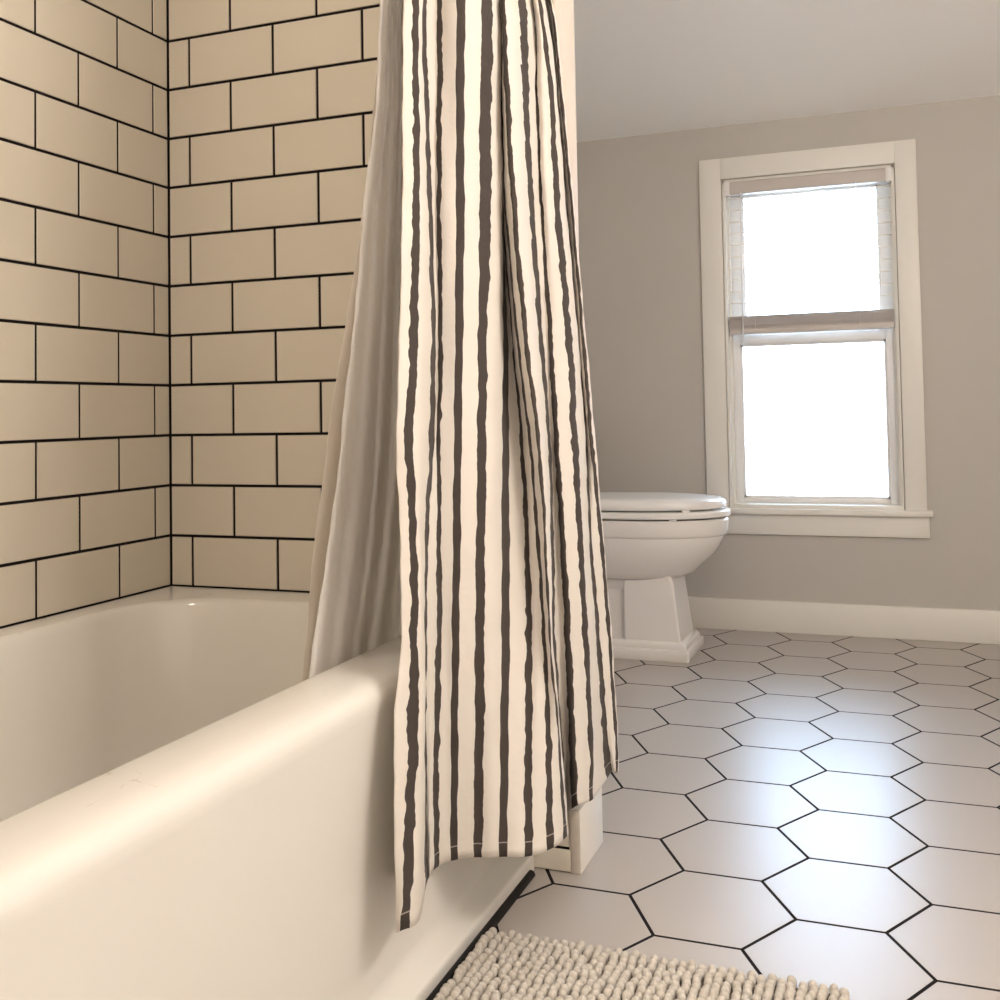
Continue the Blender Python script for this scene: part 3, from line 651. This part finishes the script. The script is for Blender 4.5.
# ------------------------------------------------------------------ lamps
def disc_loops(c, nrm, prof, n=32):
    nrm = nrm.normalized(); u = nrm.cross(Vector((0, 1, 0.01))).normalized(); w = nrm.cross(u)
    return [[c+(u*math.cos(2*math.pi*k/n)+w*math.sin(2*math.pi*k/n))*r+nrm*h for k in range(n)] for r, h in prof]
LC = Vector((.936, 1.395, 2.1510)); dn = Vector((0, -SL, -1)).normalized()
rl = empty('recessed_light', LC); tag(rl, 'small round recessed light set in the sloped ceiling', 'ceiling light')
bm = bmesh.new(); loft(bm, disc_loops(LC, dn, [(.070, 0), (.070, .003), (.066, .005), (.052, .003), (.050, -.001)]), cap0=False, cap1=False); build('light_trim', bm, M['trim'], rl, True, 40)
bm = bmesh.new(); loft(bm, disc_loops(LC, dn, [(.050, .0005), (.045, .0015), (.02, .0018)]), cap0=False); build('lens', bm, emit('warm_lens', WARM+(1,), 12), rl, True)

sl_ = empty('shower_fill_light', (.40, -1.12, CEIL)); tag(sl_, 'unseen recessed fill light added above the bathtub for the liner', 'ceiling light')  # unseen lamp added over the tub to brighten the liner
c2 = Vector((.40, -1.12, CEIL)); d2 = Vector((0, 0, -1))
bm = bmesh.new(); loft(bm, disc_loops(c2, d2, [(.09, 0), (.09, .003), (.086, .005), (.072, .003), (.070, .001)]), cap0=False, cap1=False); build('light_trim', bm, M['trim'], sl_, True, 40)
bm = bmesh.new(); loft(bm, disc_loops(c2, d2, [(.070, .0015), (.06, .002), (.02, .0022)]), cap0=False); build('lens', bm, emit('shower_fill_lens', WARM+(1,), 8), sl_, True)
sa = bpy.data.lights.new('shower_fill', 'AREA'); sa.shape = 'DISK'; sa.size = .13; sa.energy = E_SHO; sa.color = WARM
so2 = bpy.data.objects.new('shower_fill', sa); COL.objects.link(so2); so2.parent = sl_; so2.location = (0, 0, -.006)
cl = empty('ceiling_fill_light', (.85, -2.30, CEIL)); tag(cl, 'unseen frosted dome ceiling light placed behind the camera as fill', 'ceiling light')  # unseen dome, placed here to add fill light from the left
c = Vector((.85, -2.30, CEIL)); dd = Vector((0, 0, -1))
bm = bmesh.new(); loft(bm, disc_loops(c, dd, [(.16, 0), (.16, .025), (.15, .03)])); build('base', bm, M['chrome'], cl, True, 40)
bm = bmesh.new(); loft(bm, disc_loops(c, dd, [(.148, .03), (.147, .05), (.13, .08), (.09, .10), (.04, .108), (.01, .11)])); build('dome', bm, emit('warm_dome', WARM+(1,), 3), cl, True)

vl = empty('vanity_light', (XR, -.75, 1.58)); tag(vl, 'two globe vanity light on the right wall', 'wall light')
boxo('back_plate', (XR-.025, XR+.002, -1.05, -.45, 1.52, 1.66), M['chrome'], vl, .004)
for y in (-.95, -.75, -.55):
    bm = bmesh.new(); bmesh.ops.create_icosphere(bm, subdivisions=3, radius=.06, matrix=Matrix.Translation((XR-.10, y, 1.56))); build('globe', bm, emit('warm_globe', WARM+(1,), 3), vl, True)
    bm = bmesh.new(); tube(bm, [(XR-.022, y, 1.58), (XR-.06, y, 1.575)], .012, 10); build('arm', bm, M['chrome'], vl, True)
def bulb(name, loc, watts, r, parent):
    l = bpy.data.lights.new(name, 'POINT'); l.energy = watts; l.color = WARM; l.shadow_soft_size = r
    o = bpy.data.objects.new(name, l); COL.objects.link(o); o.location = Vector(loc)-parent.location; o.parent = parent; return o
bulb('dome_glow', (.85, -2.30, 2.10), E_DOME, .12, cl)
for y in (-.95, -.75, -.55): bulb('globe_glow', (XR-.23, y, 1.56), E_VAN, .06, vl)
sp = bpy.data.lights.new('downlight', 'AREA'); sp.shape = 'DISK'; sp.size = .085; sp.energy = E_REC; sp.color = WARM
so = bpy.data.objects.new('downlight', sp); COL.objects.link(so); so.parent = rl
so.matrix_world = Matrix.Translation(LC+dn*.006) @ dn.to_track_quat('-Z', 'Y').to_matrix().to_4x4()
vl['label'] = 'three globe vanity light on the right wall'

# ------------------------------------------------------------------ daylight
w = bpy.data.worlds.new('sky'); S.world = w; w.use_nodes = True
bg = w.node_tree.nodes['Background']; bg.inputs[0].default_value = (.56, .75, 1, 1); bg.inputs[1].default_value = E_SKY

# ------------------------------------------------------------------ camera
cd = bpy.data.cameras.new('camera'); cam = bpy.data.objects.new('camera', cd); COL.objects.link(cam)
yaw, pit, rol = -.350234, .0349246, -.0185646
F = Vector((math.sin(yaw)*math.cos(pit), math.cos(yaw)*math.cos(pit), math.sin(pit)))
R = Vector((math.cos(yaw), -math.sin(yaw), 0)); U = R.cross(F)
R2 = R*math.cos(rol)+U*math.sin(rol); U2 = -R*math.sin(rol)+U*math.cos(rol)
m = Matrix((R2, U2, -F)).transposed().to_4x4(); m.translation = Vector((1.449206, -1.779388, .829406)); cam.matrix_world = m
cd.sensor_fit = 'HORIZONTAL'; cd.sensor_width = 36; cd.lens = 1028.056/1000*36
cd.shift_x = (500-525.491)/1000; cd.shift_y = (374.355-500)/1000
cd.clip_start = .02
S.camera = cam
S.view_settings.view_transform = 'Standard'; S.view_settings.look = 'None'; S.view_settings.gamma = 1; S.view_settings.use_curve_mapping = False
S.view_settings.exposure = EXPO
